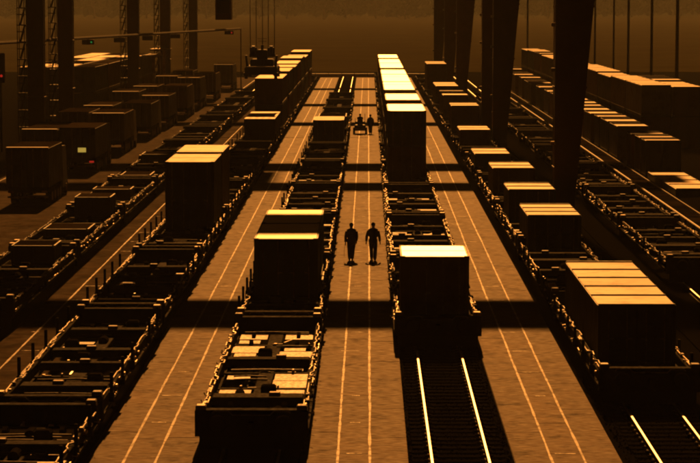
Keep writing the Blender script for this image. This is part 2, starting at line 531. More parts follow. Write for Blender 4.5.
def wagon(track, y0, label, near=True, stakes=0.0, L=19.0, floor=0.8, bracket=True, seed=0):
    rnd = random.Random(seed * 131 + int(y0 * 10))
    x = TRACKS[track]
    t = thing('container_wagon', label, 'rail wagon', (x, y0, 0), 0, 'flat container wagons standing on the tracks')
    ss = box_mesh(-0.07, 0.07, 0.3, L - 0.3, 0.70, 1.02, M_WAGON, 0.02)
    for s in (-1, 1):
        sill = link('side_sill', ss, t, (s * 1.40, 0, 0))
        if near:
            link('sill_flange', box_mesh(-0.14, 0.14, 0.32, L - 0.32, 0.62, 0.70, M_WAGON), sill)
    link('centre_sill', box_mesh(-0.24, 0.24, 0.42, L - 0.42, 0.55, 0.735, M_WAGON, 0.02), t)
    for e, yy in ((0, 0.0), (1, L - 0.4)):
        eb = link('end_beam', box_mesh(-1.52, 1.52, 0, 0.38, 0.52, 1.24, M_WAGON, 0.025), t, (0, yy, 0))
        if near:
            for s in (-1, 1):
                link('corner_block', box_mesh(-0.14, 0.14, -0.12, 0.20, 1.24, 1.36, M_LOCK if rnd.random() < 0.5 else M_LOCKD, 0.03), eb, (s * 1.36, 0.15, 0))

                def bf():
                    m = MB()
                    m.tube([(0, 0, 0), (0, -0.40, 0)], 0.10, 12)
                    m.tube([(0, -0.40, 0), (0, -0.46, 0)], [0.24, 0.22], 16)
                    return m.mesh('buffer', M_BOGIE)
                link('buffer', cached('buffer', bf), eb, (s * 0.88, 0 if e == 0 else 0.38, 0.94), (0, 0, 0 if e == 0 else math.pi))
            hr = MB()
            hr.tube([(-1.05, 0.02, 1.05), (-0.98, -0.02, 1.10), (-0.62, -0.03, 1.10), (-0.5, -0.05, 1.0), (0.5, -0.05, 1.0), (0.62, -0.03, 1.10), (0.98, -0.02, 1.10), (1.05, 0.02, 1.05)], 0.022, 6)
            link('end_handrail', cached('handrail', lambda: hr.mesh('end_handrail', M_LOCK)), eb, (0, -0.02 if e == 0 else 0.40, 0.12))
            link('coupling_hook', box_mesh(-0.07, 0.07, -0.35, 0.02, 0.78, 0.95, M_BOGIE), eb, (0, 0, 0) if e == 0 else (0, 0.38, 0), (0, 0, 0 if e == 0 else math.pi))
    nb = 6 if near else 4
    pitch = (L - 1.6) / nb
    cb = box_mesh(-1.325, 1.325, -0.14, 0.14, 0.56, DECK, M_WAGON, 0.02)
    for i in range(nb + 1):
        link('crossbeam', cb, t, (0, 0.8 + pitch * i, 0))
    if near:
        fz = 0.10 if track in 'CD' else 0.0
        fp = [box_mesh(-0.52, 0.52, -0.72, 0.72, 0.60 + fz, 0.625 + fz, M_FLOOR), box_mesh(-0.45, 0.48, -0.6, 0.6, 0.60 + fz, 0.625 + fz, M_FLOOR), box_mesh(-0.40, 0.3, -0.35, 0.35, 0.60 + fz, 0.625 + fz, M_FLOOR)] if track in 'CD' else [box_mesh(-0.48, 0.48, -0.55, 0.55, 0.60, 0.625, M_FLOOR), box_mesh(-0.40, 0.40, -0.38, 0.38, 0.60, 0.625, M_FLOOR), box_mesh(-0.50, 0.45, -0.26, 0.26, 0.60, 0.625, M_FLOOR)]
        for i in range(nb):
            for s in (-1, 1):
                for off in (0.3, 0.72):
                    if rnd.random() < floor:
                        p = link('floor_plate', rnd.choice(fp), t, (s * (0.80 + rnd.uniform(-0.04, 0.03)), 0.8 + pitch * (i + off), 0))
                if rnd.random() < 0.12 * floor:
                    pe = [(s * 0.3, -0.5, 0.66), (s * 0.75, 0.5, 0.70)]
                    link('brake_pipe', cached(('pipe', s), lambda: MB().tube(pe, 0.045, 6).mesh('pipe', M_LOCK)), t, (0, 0.8 + pitch * (i + 0.5), 0))
            if rnd.random() < 0.6:
                link('brake_cylinder', cached('brakecyl', lambda: MB().tube([(0, -0.28, 0.80), (0, 0.28, 0.80)], [0.15, 0.15], 12).box(-0.1, 0.1, -0.2, 0.2, 0.735, 0.80).mesh('brake_cylinder', M_BOGIE)), t,
                     (rnd.choice((-0.6, 0.62)) if floor > 0.9 else rnd.choice((0.0, 0.0)), 0.8 + pitch * (i + 0.5), -0.02))
    if near or y0 < 230:
        # decks and skirts over the bogies, added to block sun from the rails
        for yy in (0.42, L - 4.02):
            link('shading_deck', box_mesh(-1.30, 1.30, 0, 3.6, 0.66, 0.70, M_BOGIE), t, (0, yy, 0))
        for yy in (0.05, L - 0.15):
            link('shading_apron', box_mesh(-1.40, 1.40, 0, 0.10, 0.16, 0.53, M_BOGIE), t, (0, yy, 0))
        for i in range(9 if near else 5):  # thin tubes added as glint lines across the frame
            ln = rnd.choice((0.5, 0.9, 1.1))
            xx = rnd.uniform(-1.2 + ln, 1.2 - ln) if ln < 1.1 else 0
            link('glint_bar', cached(('ctube', ln), lambda: MB().tube([(-ln, 0, 0), (-ln * .2, 0, 0.015), (ln, 0, 0)], 0.026, 6).mesh('glint_bar', M_LOCKD)), t,
                 (xx, rnd.uniform(1, L - 1), rnd.choice((0.765, 0.765, 0.80))), (0, 0, rnd.uniform(-0.03, 0.03)))
    if y0 < 230:
        for i in range(4 if near else 3):
            yy = 2.2 + (L - 4.4) * (i + rnd.uniform(0.3, 0.7)) / 4
            if (track == 'C' and y0 < 70 and i % 2) or any(a - 0.6 < y0 + yy < b + 0.6 for a, b in LOADS.get(track, ())):
                continue
            bw = rnd.uniform(0.22, 0.42)
            bo_ = link('bolster', box_mesh(-1.32, 1.32, -round(bw, 1), round(bw, 1), DECK + 0.002, DECK + 0.24, M_WAGON, 0.05), t, (0, yy, 0))
            if near:
                link('bolster_lug', box_mesh(-0.16, 0.16, -0.12, 0.12, DECK + 0.24, DECK + 0.34, M_LOCKD, 0.02), bo_, (rnd.uniform(-1.0, 1.0), 0, 0))
                link('valve_box', box_mesh(-0.22, 0.22, -0.2, 0.2, DECK, DECK + 0.42, M_BOGIE, 0.06), t, (rnd.uniform(-0.9, 0.9), yy + 0.8, 0))
        lt = [box_mesh(-0.03, 0.05, -0.07, 0.07, 0.86, 0.93, M_GLINT, 0.012), box_mesh(-0.04, 0.04, -0.04, 0.04, 1.02, 1.07, M_GLINT, 0.012), box_mesh(-0.02, 0.03, -0.2, 0.2, 0.70, 0.725, M_GLINT, 0.006)]  # small bright blocks added as glints along the sills
        for s in (-1, 1):
            for i in range(18 if near else 9):
                k_ = rnd.randrange(3)
                link('glint_piece', lt[k_], t, (s * (1.40 if k_ == 1 else 1.475), 0.6 + (L - 1.2) * rnd.random(), rnd.uniform(-0.02, 0.02) if k_ != 1 else 0), (0, 0, 0 if s > 0 else math.pi), (1, rnd.uniform(0.5, 1.8), 1))
    if near:
        ft_ = [box_mesh(-0.07, 0.07, -0.06, 0.06, 0, 0.05, M_GLINT, 0.012), box_mesh(-0.03, 0.03, -0.08, 0.08, 0, 0.08, M_LOCK, 0.012), box_mesh(-0.16, 0.16, -0.03, 0.03, 0, 0.035, M_LOCK, 0.01)]  # bright bits scattered over the crossbeams to add glints
        for i in range(nb + 1):
            yb = 0.8 + pitch * i
            if any(a - 0.3 < y0 + yb < b + 0.3 for a, b in LOADS.get(track, ())):
                continue
            for q in range(3):
                link('glint_fitting', rnd.choice(ft_), t, (rnd.uniform(-1.2, 1.2), yb + rnd.uniform(-0.06, 0.06), DECK), (0, 0, rnd.uniform(-0.2, 0.2)), (rnd.uniform(0.5, 1.4), 1, rnd.uniform(0.6, 1.5)))
        for s in (-1, 1):
            zz = MB()
            pts = []
            yy = 0.9
            off = 0.0
            while yy < L - 1.0:
                pts.append((off, yy, 1.06 + rnd.uniform(-0.01, 0.03)))
                yy += rnd.uniform(0.35, 1.1)
                pts.append((off, yy, 1.06 + rnd.uniform(-0.01, 0.03)))
                off = rnd.choice((-0.05, 0.0, 0.05, 0.10)) if off <= 0 else rnd.choice((-0.05, 0.0))
                yy += 0.12
            zz.tube(pts, 0.026, 6)
            link('brake_line', zz.mesh('brake_line', M_LOCK if track in 'BCDE' else M_LOCKD), t, (s * 1.41, 0, 0), (0, 0, 0))
    if bracket:
        bk = []
        for mm_ in (M_LOCK, M_LOCKD, M_LOCKD):
            bk += [box_mesh(-0.06, 0.06, -0.40, 0.40, 1.02, 1.06, mm_, 0.015), box_mesh(-0.05, 0.09, -0.16, 0.16, 1.02, 1.13, mm_, 0.03),
                   box_mesh(-0.04, 0.04, -0.10, 0.10, 1.02, 1.10, mm_, 0.02), box_mesh(-0.02, 0.13, -0.22, 0.22, 0.93, 1.0, mm_, 0.02)]
        hk = cached('ropehook', lambda: MB().tube([(0, 0, 0.80), (0.12, 0, 0.78), (0.16, 0, 0.86)], 0.02, 5).mesh('rope_hook', M_LOCK))
        hose = cached('hose', lambda: MB().tube([(0, -0.5, 1.03), (0.05, -0.2, 1.10), (-0.04, 0.1, 1.08), (0.03, 0.5, 1.03)], 0.022, 6).mesh('hose', M_LOCK))
        n = 16 if near else 7
        for s in (-1, 1):
            for i in range(n):
                yy = 0.8 + (L - 1.6) * (i + 0.5) / n + rnd.uniform(-0.5, 0.5)
                q = rnd.random()
                if q < 0.62:
                    link('container_lock', rnd.choice(bk), t, (s * (1.40 + rnd.uniform(0, 0.03)), yy, 0), (0, 0, rnd.uniform(-0.06, 0.06) + (0 if s > 0 else math.pi)),
                         (1, rnd.uniform(0.5, 1.3), 1))
                elif q < 0.75 and near:
                    link('air_hose', hose, t, (s * 1.40, yy, 0), (0, 0, rnd.uniform(-0.1, 0.1)))
                if near and rnd.random() < 0.45:
                    link('rope_hook', hk, t, (s * 1.47, yy + 0.6, 0), (0, 0, 0 if s > 0 else math.pi))
    if stakes > 0:
        st = cached(('stake', stakes), lambda: MB().bev(-0.045, 0.045, -0.06, 0.06, 0.72, 1.02 + stakes, 0.015).box(-0.07, 0.07, -0.09, 0.09, 0.72, 1.0).mesh('stake', M_WAGON))
        for s in (-1, 1):
            for i in range(nb):
                if rnd.random() < 0.85:
                    link('stake', st, t, (s * 1.545, 0.8 + pitch * (i + 0.5) + rnd.uniform(-0.1, 0.1), 0))
    bogie(t, 2.6)
    bogie(t, L - 2.6)
    return t


TNAME = dict(A='the leftmost track beside the lorry road', B='the second track from the left', C='the track left of the two walkers',
             D='the track right of the two walkers', E='the track beside the tapered crane legs', F='the dark track beyond the crane legs')
LOADS = dict(A=[(100, 104), (111.5, 115.5), (122, 125.5), (133.5, 136.5), (147, 151.5), (162.5, 166.5)], B=[(116, 130.5), (185, 320)], C=[(89, 102), (185, 213)],
             D=[(82, 88), (148, 300)], E=[(72, 86), (106, 113), (120.5, 126.5), (136, 142.5), (159.5, 167), (185, 310)])
RUNS = dict(A=(86, 10, 0.0, 0.85), B=(44.5, 15, 0.55, 0.35), C=(62.3, 11, 0.5, 0.95), D=(81.3, 14, 0.0, 0.7), E=(69.6, 14, 0.35, 0.5), F=(100, 9, 0.3, 0.2))
for k, (s0, n, stk, fl) in RUNS.items():
    for i in range(n):
        y = s0 + 20.0 * i
        near = y < 150
        stk_here = stk if not (k == 'C' and i == 0) else 0.0
        wagon(k, y, f"{ORD[i]} wagon from the camera on {TNAME[k]}", near, stk_here if y < 200 else 0, floor=fl, seed=i + ord(k))

# ------------------------------------------------------------------ containers
W = 2.44


def corr_wall(L, H, m):
    def fn():
        b = MB()
        n = int(L / 0.30)
        p = L / n
        prof = []
        for i in range(n):
            y = i * p
            prof += [(0.0, y), (0.0, y + p * 0.3), (-0.036, y + p * 0.5), (-0.036, y + p * 0.8)]
        prof.append((0.0, L))
        for (x, y) in prof:
            b.v += [(x, y, 0), (x, y, H)]
        for i in range(len(prof) - 1):
            b.f.append((2 * i, 2 * i + 2, 2 * i + 3, 2 * i + 1))
        return b.mesh('wall', m)
    return cached(('wall', round(L, 2), round(H, 2), m.name), fn)


def container(label, loc, L, H, paint, roof, ribs=5, rib_h=0.012, near=True, name='shipping_container', cat='container', group='shipping containers in the yard', Wd=W, mixed=False):
    m = M_BOX[paint]
    hw = Wd / 2
    t = thing(name, label, cat, loc, 0, group)

    def frame():
        b = MB()
        for sx in (-1, 1):
            for yy in (0.0, L - 0.12):
                xx = sx * hw
                b.box(min(xx, xx - sx * 0.12), max(xx, xx - sx * 0.12), yy, yy + 0.12, 0.10, H - 0.10)
            b.box(min(sx * hw, sx * (hw - 0.08)), max(sx * hw, sx * (hw - 0.08)), 0.12, L - 0.12, 0.02, 0.16)
            b.box(min(sx * hw, sx * (hw - 0.07)), max(sx * hw, sx * (hw - 0.07)), 0.12, L - 0.12, H - 0.11, H - 0.02)
        for yy in (0.0, L - 0.10):
            b.box(-hw + 0.12, hw - 0.12, yy, yy + 0.10, 0.02, 0.16)
            b.box(-hw + 0.12, hw - 0.12, yy, yy + 0.10, H - 0.13, H - 0.02)
        b.box(-hw + 0.08, hw - 0.08, 0.1, L - 0.1, 0.10, 0.14)
        return b.mesh('frame', m)
    link('frame', cached(('frame', round(L, 2), round(H, 2), paint, Wd), frame), t)
    cw = corr_wall(L - 0.24, H - 0.27, m)
    link('side_wall', cw, t, (hw - 0.02, 0.12, 0.16))
    link('side_wall', cw, t, (-hw + 0.02, L - 0.12, 0.16), (0, 0, math.pi))
    link('end_wall', box_mesh(-hw + 0.12, hw - 0.12, L - 0.07, L - 0.03, 0.16, H - 0.13, m), t)
    dw = hw - 0.125

    def door():
        b = MB()
        b.box(0.005, dw, 0.035, 0.075, 0.165, H - 0.135)
        hh = (H - 0.30)
        for i in range(4):
            z0 = 0.165 + hh * (i + 0.12) / 4
            b.box(0.10, dw - 0.10, 0.022, 0.036, z0, z0 + hh * 0.19)
        return b.mesh('door', m)
    dm = cached(('door', round(H, 2), paint, Wd), door)
    for s in (1, -1):
        do = link('door', dm, t)
        if s < 0:
            do.scale = (-1, 1, 1)
        if near:
            rodm = cached(('rod', round(H, 2)), lambda: MB().tube([(0, 0.008, 0.10), (0, 0.008, H - 0.08)], 0.017, 6).box(-0.03, 0.03, -0.006, 0.03, H * .42, H * .42 + 0.05).box(-0.16, 0.02, -0.012, 0.008, H * .42 + 0.06, H * .42 + 0.085).mesh('rod', M_LOCK))
            for xx in (0.30, dw - 0.22):
                link('lock_rod', rodm, do, (xx, 0, 0))
    # roof
    if rib_h >= 0.03:
        pl = (L - 0.06) / ribs
        pm = box_mesh(-hw + 0.03, hw - 0.03, 0.05, pl - 0.05, -0.02, 0.0, roof)
        rm = cached(('rib', rib_h, Wd), lambda: MB().bev(-hw + 0.02, hw - 0.02, -0.05, 0.05, -0.03, rib_h, 0.012).mesh('rib', M_BOX['black']))
        for i in range(ribs):
            link('roof_panel', pm if not mixed or i == 0 else box_mesh(-hw + 0.03, hw - 0.03, 0.05, pl - 0.05, -0.02, 0.0, M_ROOFD), t, (0, 0.03 + pl * i, H))  # when mixed, first panel keeps the lit tone, others painted dark as unlit
        for i in range(ribs + 1):
            link('roof_bow', rm, t, (0, min(max(0.06, 0.03 + pl * i), L - 0.06), H))
    else:
        def rf():
            b = MB()
            b.box(-hw + 0.07, hw - 0.07, 0.10, L - 0.10, H - 0.035, H - 0.012)
            return b.mesh('roof', roof)
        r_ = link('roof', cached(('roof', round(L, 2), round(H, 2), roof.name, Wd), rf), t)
        if near:
            n = max(2, int(L / 2.4))
            rm = cached(('seam', Wd, roof.name), lambda: MB().bev(-hw + 0.09, hw - 0.09, -0.03, 0.03, -0.012, 0.0, 0.008).mesh('seam', roof))
            for i in range(1, n):
                link('roof_seam', rm, r_, (0, L * i / n, H))
    cc = box_mesh(-0.09, 0.09, 0, 0.178, 0, 0.118, m, 0.015)
    if near:
        for sx in (-1, 1):
            for yy in (-0.004, L - 0.174):
                for zz in (0, H - 0.116):
                    link('corner_casting', cc, t, (sx * (hw - 0.085), yy, zz))
    return t


Z = DECK + 0.005
# --- track D: white container near, gleaming double stack far
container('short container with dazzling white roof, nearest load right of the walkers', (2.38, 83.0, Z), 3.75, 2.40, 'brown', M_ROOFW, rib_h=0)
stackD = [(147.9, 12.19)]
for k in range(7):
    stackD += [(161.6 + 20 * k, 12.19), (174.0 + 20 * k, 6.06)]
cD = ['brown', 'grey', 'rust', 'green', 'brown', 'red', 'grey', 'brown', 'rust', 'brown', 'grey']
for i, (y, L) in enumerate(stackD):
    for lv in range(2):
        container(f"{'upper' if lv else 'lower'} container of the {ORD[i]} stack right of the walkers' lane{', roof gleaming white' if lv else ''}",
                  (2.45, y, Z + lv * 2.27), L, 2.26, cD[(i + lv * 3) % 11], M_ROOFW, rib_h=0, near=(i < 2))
# --- track C: two short boxes near, one box far
container('front green container on the track left of the walkers, pale roof', (-3.13, 89.2, Z), 6.06, 2.40, 'green', M_ROOFP, ribs=3, rib_h=0.02)
container('rear green container close behind another, left of the walkers', (-3.13, 95.6, Z), 6.06, 2.40, 'green', M_ROOFP, ribs=3, rib_h=0.02)
container('lone dark container farther up the track left of the walkers', (-3.13, 186.0, Z), 6.06, 2.0, 'black', M_ROOF, rib_h=0)
container('low dark box near the far end of the middle track', (-3.13, 206.3, Z), 6.06, 1.3, 'black', M_ROOFD, rib_h=0, near=False)
# --- track E: ribbed roof boxes
E = [(73.0, 12.19, 1.95, 5, 'black'), (106.6, 6.06, 1.68, 3, 'black'), (121.2, 4.6, 1.68, 2, 'black'), (136.7, 5.2, 1.68, 2, 'brown'), (160.0, 6.06, 1.0, 2, 'black'),
     (186.0, 6.06, 1.2, 2, 'rust'), (205.0, 6.06, 2.26, 2, 'brown'), (228.0, 12.19, 2.26, 3, 'grey'), (252.0, 12.19, 2.26, 3, 'black'), (290.0, 12.19, 3.6, 3, 'brown')]
for i, (y, L, H, r, c) in enumerate(E):
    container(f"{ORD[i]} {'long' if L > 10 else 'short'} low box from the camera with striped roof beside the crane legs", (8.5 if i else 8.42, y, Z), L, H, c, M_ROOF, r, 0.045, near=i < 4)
# --- track B: boxes far
container('lone tall container with bright roof on the second track from left', (-8.88, 116.6, Z), 6.06, 3.45, 'black', M_ROOF, 3, 0.012)
container('container with thin lit roof close behind the lone tall one, left', (-8.88, 123.6, Z), 6.06, 3.5, 'brown', M_ROOF, 3, 0.012, near=False)
container('single container with pale roof below the hanging crane grab', (-8.6, 186.0, Z), 12.19, 2.1, 'black', M_ROOF, 3, 0.012, near=False)
for i, (y, h2) in enumerate([(207.0, 2.3), (224.5, 2.4), (238.0, 2.3), (251.5, 2.4), (267.0, 2.6), (284.0, 2.3), (304.0, 2.5)]):
    for lv in range(2):
        container(f"{'upper' if lv else 'lower'} container of the {ORD[i]} stack on the second track from left",
                  (-8.75, y, Z + lv * 2.31), 12.19, h2 if lv else 2.30, ['black', 'brown', 'rust', 'green', 'grey'][(i * 2 + lv) % 5], M_ROOF, rib_h=0, near=False)
# --- left track A: mixed low loads
for i, (y, L, H, c) in enumerate([(101.0, 2.4, 0.9, 'black'), (112.0, 3.0, 0.55, 'black'), (122.5, 2.6, 1.2, 'black'), (134.0, 2.2, 0.7, 'brown'), (147.5, 3.4, 0.5, 'rust'), (163.0, 3.0, 0.8, 'black')]):
    container(f"{ORD[i]} low dark crate from the camera on the leftmost train", (-14.6 + random.uniform(-0.25, 0.25), y, Z), L, H, c, M_ROOFD, 2, 0.01, near=False,
              name='freight_crate', cat='crate', group='low crates on the leftmost train', Wd=random.choice((1.9, 2.2)))
# --- right storage rows on the ground
gz = 0.016
row = [(162.5, 3.0), (166.2, 3.4), (170.5, 3.0), (181.0, 6.06), (188.5, 6.06), (196.0, 4.0), (201.5, 6.06), (208.2, 6.06), (216.0, 5.0), (222.0, 6.06), (229.0, 6.06), (236.5, 6.06), (243.0, 6.06), (250.0, 6.06), (262.0, 6.06), (275.0, 12.19), (294.0, 6.06), (306.0, 12.19), (330.0, 12.19)]
for i, (y, L) in enumerate(row):
    container(f"{ORD[i]} ground container from the camera in the low row along the cable trench", (20.35 + random.uniform(-0.12, 0.12), y, gz), L, 2.5,
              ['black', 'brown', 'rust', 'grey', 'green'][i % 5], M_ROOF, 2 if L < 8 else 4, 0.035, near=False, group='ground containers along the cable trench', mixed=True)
# low flat rack with four lit deck panels
fr = thing('flat_rack', 'low flat rack with four lit deck panels standing beside the cable trench', 'flat rack', (20.3, 145.6, gz))
link('frame', MB().box(-1.2, -1.08, 0, 14.6, 0, 0.5).box(1.08, 1.2, 0, 14.6, 0, 0.5).box(-1.08, 1.08, 0, 0.15, 0, 0.5).box(-1.08, 1.08, 14.45, 14.6, 0, 0.5).mesh('frame', M_BOX['black']), fr)
for i in range(4):
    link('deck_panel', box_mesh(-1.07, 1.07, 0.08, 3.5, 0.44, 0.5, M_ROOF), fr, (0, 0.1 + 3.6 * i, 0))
for i in range(5):
    link('deck_rib', box_mesh(-1.15, 1.15, -0.05, 0.05, 0.46, 0.55, M_BOX['black']), fr, (0, 0.1 + 3.6 * i - (0.0 if i else 0.02), 0))
# two high stacks
y = 194.0
i = 0
while y < 335:
    for r_, xr in enumerate((23.75, 26.35) if i < 2 else (23.75,)):
        for lv in range(2):
            container(f"{'upper' if lv else 'lower'} container of the {ORD[i]} stack in the {'nearer' if r_ == 0 else 'outer'} row of the right storage block",
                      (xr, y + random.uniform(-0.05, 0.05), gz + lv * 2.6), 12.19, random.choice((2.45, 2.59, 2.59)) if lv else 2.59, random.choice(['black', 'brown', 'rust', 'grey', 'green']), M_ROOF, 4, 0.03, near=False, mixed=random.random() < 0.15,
                      group='containers in the right storage block')
    y += random.choice((12.7, 12.5, 13.2))
    i += 1
# left storage block
for i in range(5):
    for r_, xr in enumerate((-29.3, -32.0, -34.7)):
        for lv in range(2):
            container(f"{'upper' if lv else 'lower'} container of the {ORD[i]} stack in the {ORD[r_]} row of the hazy left storage block",
                      (xr, 242 + 13.0 * i, -0.05 + lv * 2.7), 12.19, 2.69, random.choice(['black', 'brown', 'rust', 'grey']), random.choice((M_ROOF, M_ROOFD)), rib_h=0, near=False, group='containers in the left storage block')
for i, (x, y) in enumerate([(-36.0, 190.0), (-38.7, 190.0), (-36.0, 205.0)]):
    container(f"{ORD[i]} lone container of the three by the left picture edge behind the crane leg", (x, y, -0.05), 12.19, 2.6 * 2, 'brown', M_ROOF, rib_h=0, near=False)

# ------------------------------------------------------------------ cable trench on the right
ct = thing('cable_trench', 'long cable trench with pale kerb and ribbed cover plates right of the crane legs', 'cable trench', (0, 0, 0))
link('kerb', MB().bev(17.55, 17.67, 110, 330, -0.06, 0.20, 0.04).mesh('kerb', M_BARR), ct)
link('kerb', MB().bev(18.82, 18.87, 110, 330, -0.06, 0.16, 0.02).mesh('kerb', M_BARR), ct)
cp = [box_mesh(17.74, 18.79, 0, 0.62, 0.0, 0.05, M_BOGIE, 0.01), box_mesh(17.74, 18.79, 0, 0.62, 0.0, 0.09, M_ROOFD, 0.02)]
for i in range(150):
    link('cover_plate', random.choice(cp), ct, (0, 120 + 0.7 * i, random.uniform(-0.01, 0.01)), (random.uniform(-0.02, 0.02), 0, 0))

# ------------------------------------------------------------------ gantry cranes
XL, XR = -26.5, 9.95
GZ = 22.6


def leg_right():
    b = MB()
    zs = [(1.0, 1.10), (12.2, 2.05), (GZ + 0.1, 3.1)]
    for a, c in zip(zs[:-1], zs[1:]):
        b.hexa([(0, -0.6, a[0]), (a[1], -0.6, a[0]), (a[1], 0.6, a[0]), (0, 0.6, a[0]), (0, -0.75, c[0]), (c[1], -0.75, c[0]), (c[1], 0.75, c[0]), (0, 0.75, c[0])])
    for z in (3.2, 7.5, 11.8, 16.0, 20.5):
        wd = 1.10 + (z - 1) * 0.085
        b.box(-0.03, wd + 0.06, -0.72, 0.72, z, z + 0.12)
    return b.mesh('leg', M_CRANE)


def leg_left():
    b = MB()
    b.hexa([(-0.62, -0.6, 1.0), (0.62, -0.6, 1.0), (0.62, 0.6, 1.0), (-0.62, 0.6, 1.0), (-0.7, -0.7, GZ + 0.1), (0.7, -0.7, GZ + 0.1), (0.7, 0.7, GZ + 0.1), (-0.7, 0.7, GZ + 0.1)])
    for z in (4.4, 8.6, 12.8, 17, 21):
        b.box(-0.72, 0.72, -0.72, 0.72, z, z + 0.12)
    return b.mesh('leg', M_CRANE)


def ladder():
    b = MB()
    for x in (-1.42, -0.86):
        for yy in (-0.5, 0.5):
            b.box(x - 0.03, x + 0.03, yy - 0.03, yy + 0.03, 0.2, 22.4)
    return b.mesh('access_tower', M_CRANE2)


LEGR, LEGL, LAD = leg_right(), leg_left(), ladder()
LAND = box_mesh(-1.47, -0.70, -0.55, 0.55, 0, 0.09, M_CRANE2)
LRAIL = box_mesh(-1.47, -0.80, -0.54, -0.50, 0.84, 0.92, M_CRANE2)
STAIR = cached('stair', lambda: MB().hexa([(-1.40, 0.30, 0.0), (-1.25, 0.30, 0.0), (-1.25, 0.4, 0.0), (-1.40, 0.4, 0.0), (-1.02, 0.30, 1.36), (-0.87, 0.30, 1.36), (-0.87, 0.4, 1.36), (-1.02, 0.4, 1.36)]).mesh('stair', M_CRANE2))
LAMP = cached('lampbox', lambda: MB().bev(-0.12, 0.12, -0.1, 0.1, 0, 0.2, 0.03).mesh('lamp_box', M_LOCK))


def crane(label, ys, gsize, cant=8.0):
    t = thing('gantry_crane', label, 'gantry crane', (0, ys[0], 0), 0, 'gantry cranes spanning the tracks')
    for k, yy in enumerate(ys):
        dy = yy - ys[0]
        gw, gh = gsize[k]
        gm = MB()
        gm.bev(XL - 5, XR + cant + 3, -gw / 2, gw / 2, GZ, GZ + gh, 0.08)
        gm.box(XL - 5, XR + cant + 3, -gw / 2 - 0.6, -gw / 2, GZ + gh * 0.5, GZ + gh * 0.5 + 0.1)
        gi = link('girder', gm.mesh('girder', M_CRANE), t, (0, dy, 0))
        lr = link('leg', LEGR, t, (XR, dy, 0))
        for z in (4.5, 8.4, 10.8, 13.2):
            link('lamp_box', LAMP, lr, (-0.1, -0.72, z))
        link('leg', LEGL, t, (XL, dy, 0))
        at = link('access_tower', LAD, t, (XL, dy, 0))
        for i in range(15):
            link('landing', LAND, at, (0, 0, 2.0 + 1.36 * i))
            link('stair_flight', STAIR, at, (0, 0, 2.0 + 1.36 * i))
            link('hand_rail', LRAIL, at, (0, 0, 2.0 + 1.36 * i))
        for X_ in (XR + 0.55, XL):
            def foot():
                b = MB()
                b.bev(-0.5, 0.5, -2.6, 2.6, 0.55, 1.05, 0.06)
                for q in (-2.0, -1.2, 1.2, 2.0):
                    b.cylx(-0.14, 0.14, q, 0.36, 0.33, 16)
                    b.box(-0.3, 0.3, q - 0.2, q + 0.2, 0.36, 0.6)
                return b.mesh('travel_bogie', M_CRANE2)
            link('travel_bogie', cached('foot', foot), t, (X_, dy, 0))
    if len(ys) > 1:
        L_ = ys[1] - ys[0]
        for X_ in (XR + 1.6, XL):
            link('end_tie', MB().bev(-0.7, 0.7, 0.9, L_ - 0.9, GZ + 0.4, GZ + 1.8, 0.05).mesh('end_tie', M_CRANE), t, (X_, 0, 0))
    return t


S = 34.5
crane('nearest gantry crane, its single tapered leg standing at the right', [126.0], [(3.0, 4.2)])
cB = crane('double-legged gantry crane carrying the hanging container grab', [188.0, 206.5], [(2.4, 3.4), (2.8, 4.0)])
crane('third gantry crane from the camera, hazy, behind the grab', [266.0], [(2.4, 3.4)])
crane('fourth gantry crane from the camera, deep in the haze', [308.0], [(2.4, 3.4)])
crane('farthest gantry crane, faint in the haze at the yard end', [357.0], [(2.4, 3.4)])
for X_, lb in ((XR + 0.55, 'crane rail beside the right train'), (XL, 'crane rail left of the lorry road')):
    o = structure('crane_rail', MB().bev(-0.045, 0.045, 40, 372, -0.06, 0.04, 0.012).mesh('crane_rail', M_RAIL), lb, (X_, 0, 0))

# trolley, driver cab, hanging grab
tr = thing('crane_trolley', 'trolley with driver cab hanging at the top edge left of the grab cables', 'crane trolley', (-10.2, 197.2, 0))
link('frame', MB().bev(-4, 4, -8.0, 8.0, GZ + 4.3, GZ + 5.2, 0.1).box(-1.5, 3, -4, 4, GZ + 5.2, GZ + 6.6).mesh('frame', M_CRANE2), tr)
link('cab_mast', MB().box(-2.3, -2.1, -0.1, 0.1, 12.6, GZ + 4.3).box(-1.0, -0.8, -0.1, 0.1, 12.6, GZ + 4.3).mesh('cab_mast', M_CRANE2), tr)
cab = link('driver_cab', MB().bev(-2.5, -1.2, -1.1, 1.1, 10.55, 12.7, 0.12).mesh('driver_cab', M_CRANE), tr)
link('window', MB().box(-2.38, -1.32, -1.13, -1.10, 11.1, 12.3).mesh('window', M_GLASS), cab)
sp = thing('container_grab', 'dark container grab hanging on cables over the second track from left', 'crane grab', (-8.85, 197.2, 5.72))
link('spreader_beam', MB().bev(-1.30, 1.30, -2.9, 2.9, 0.32, 1.00, 0.08).bev(-0.95, 0.95, -1.7, 1.7, 1.0, 1.55, 0.1).mesh('spreader_beam', M_CRANE2), sp)
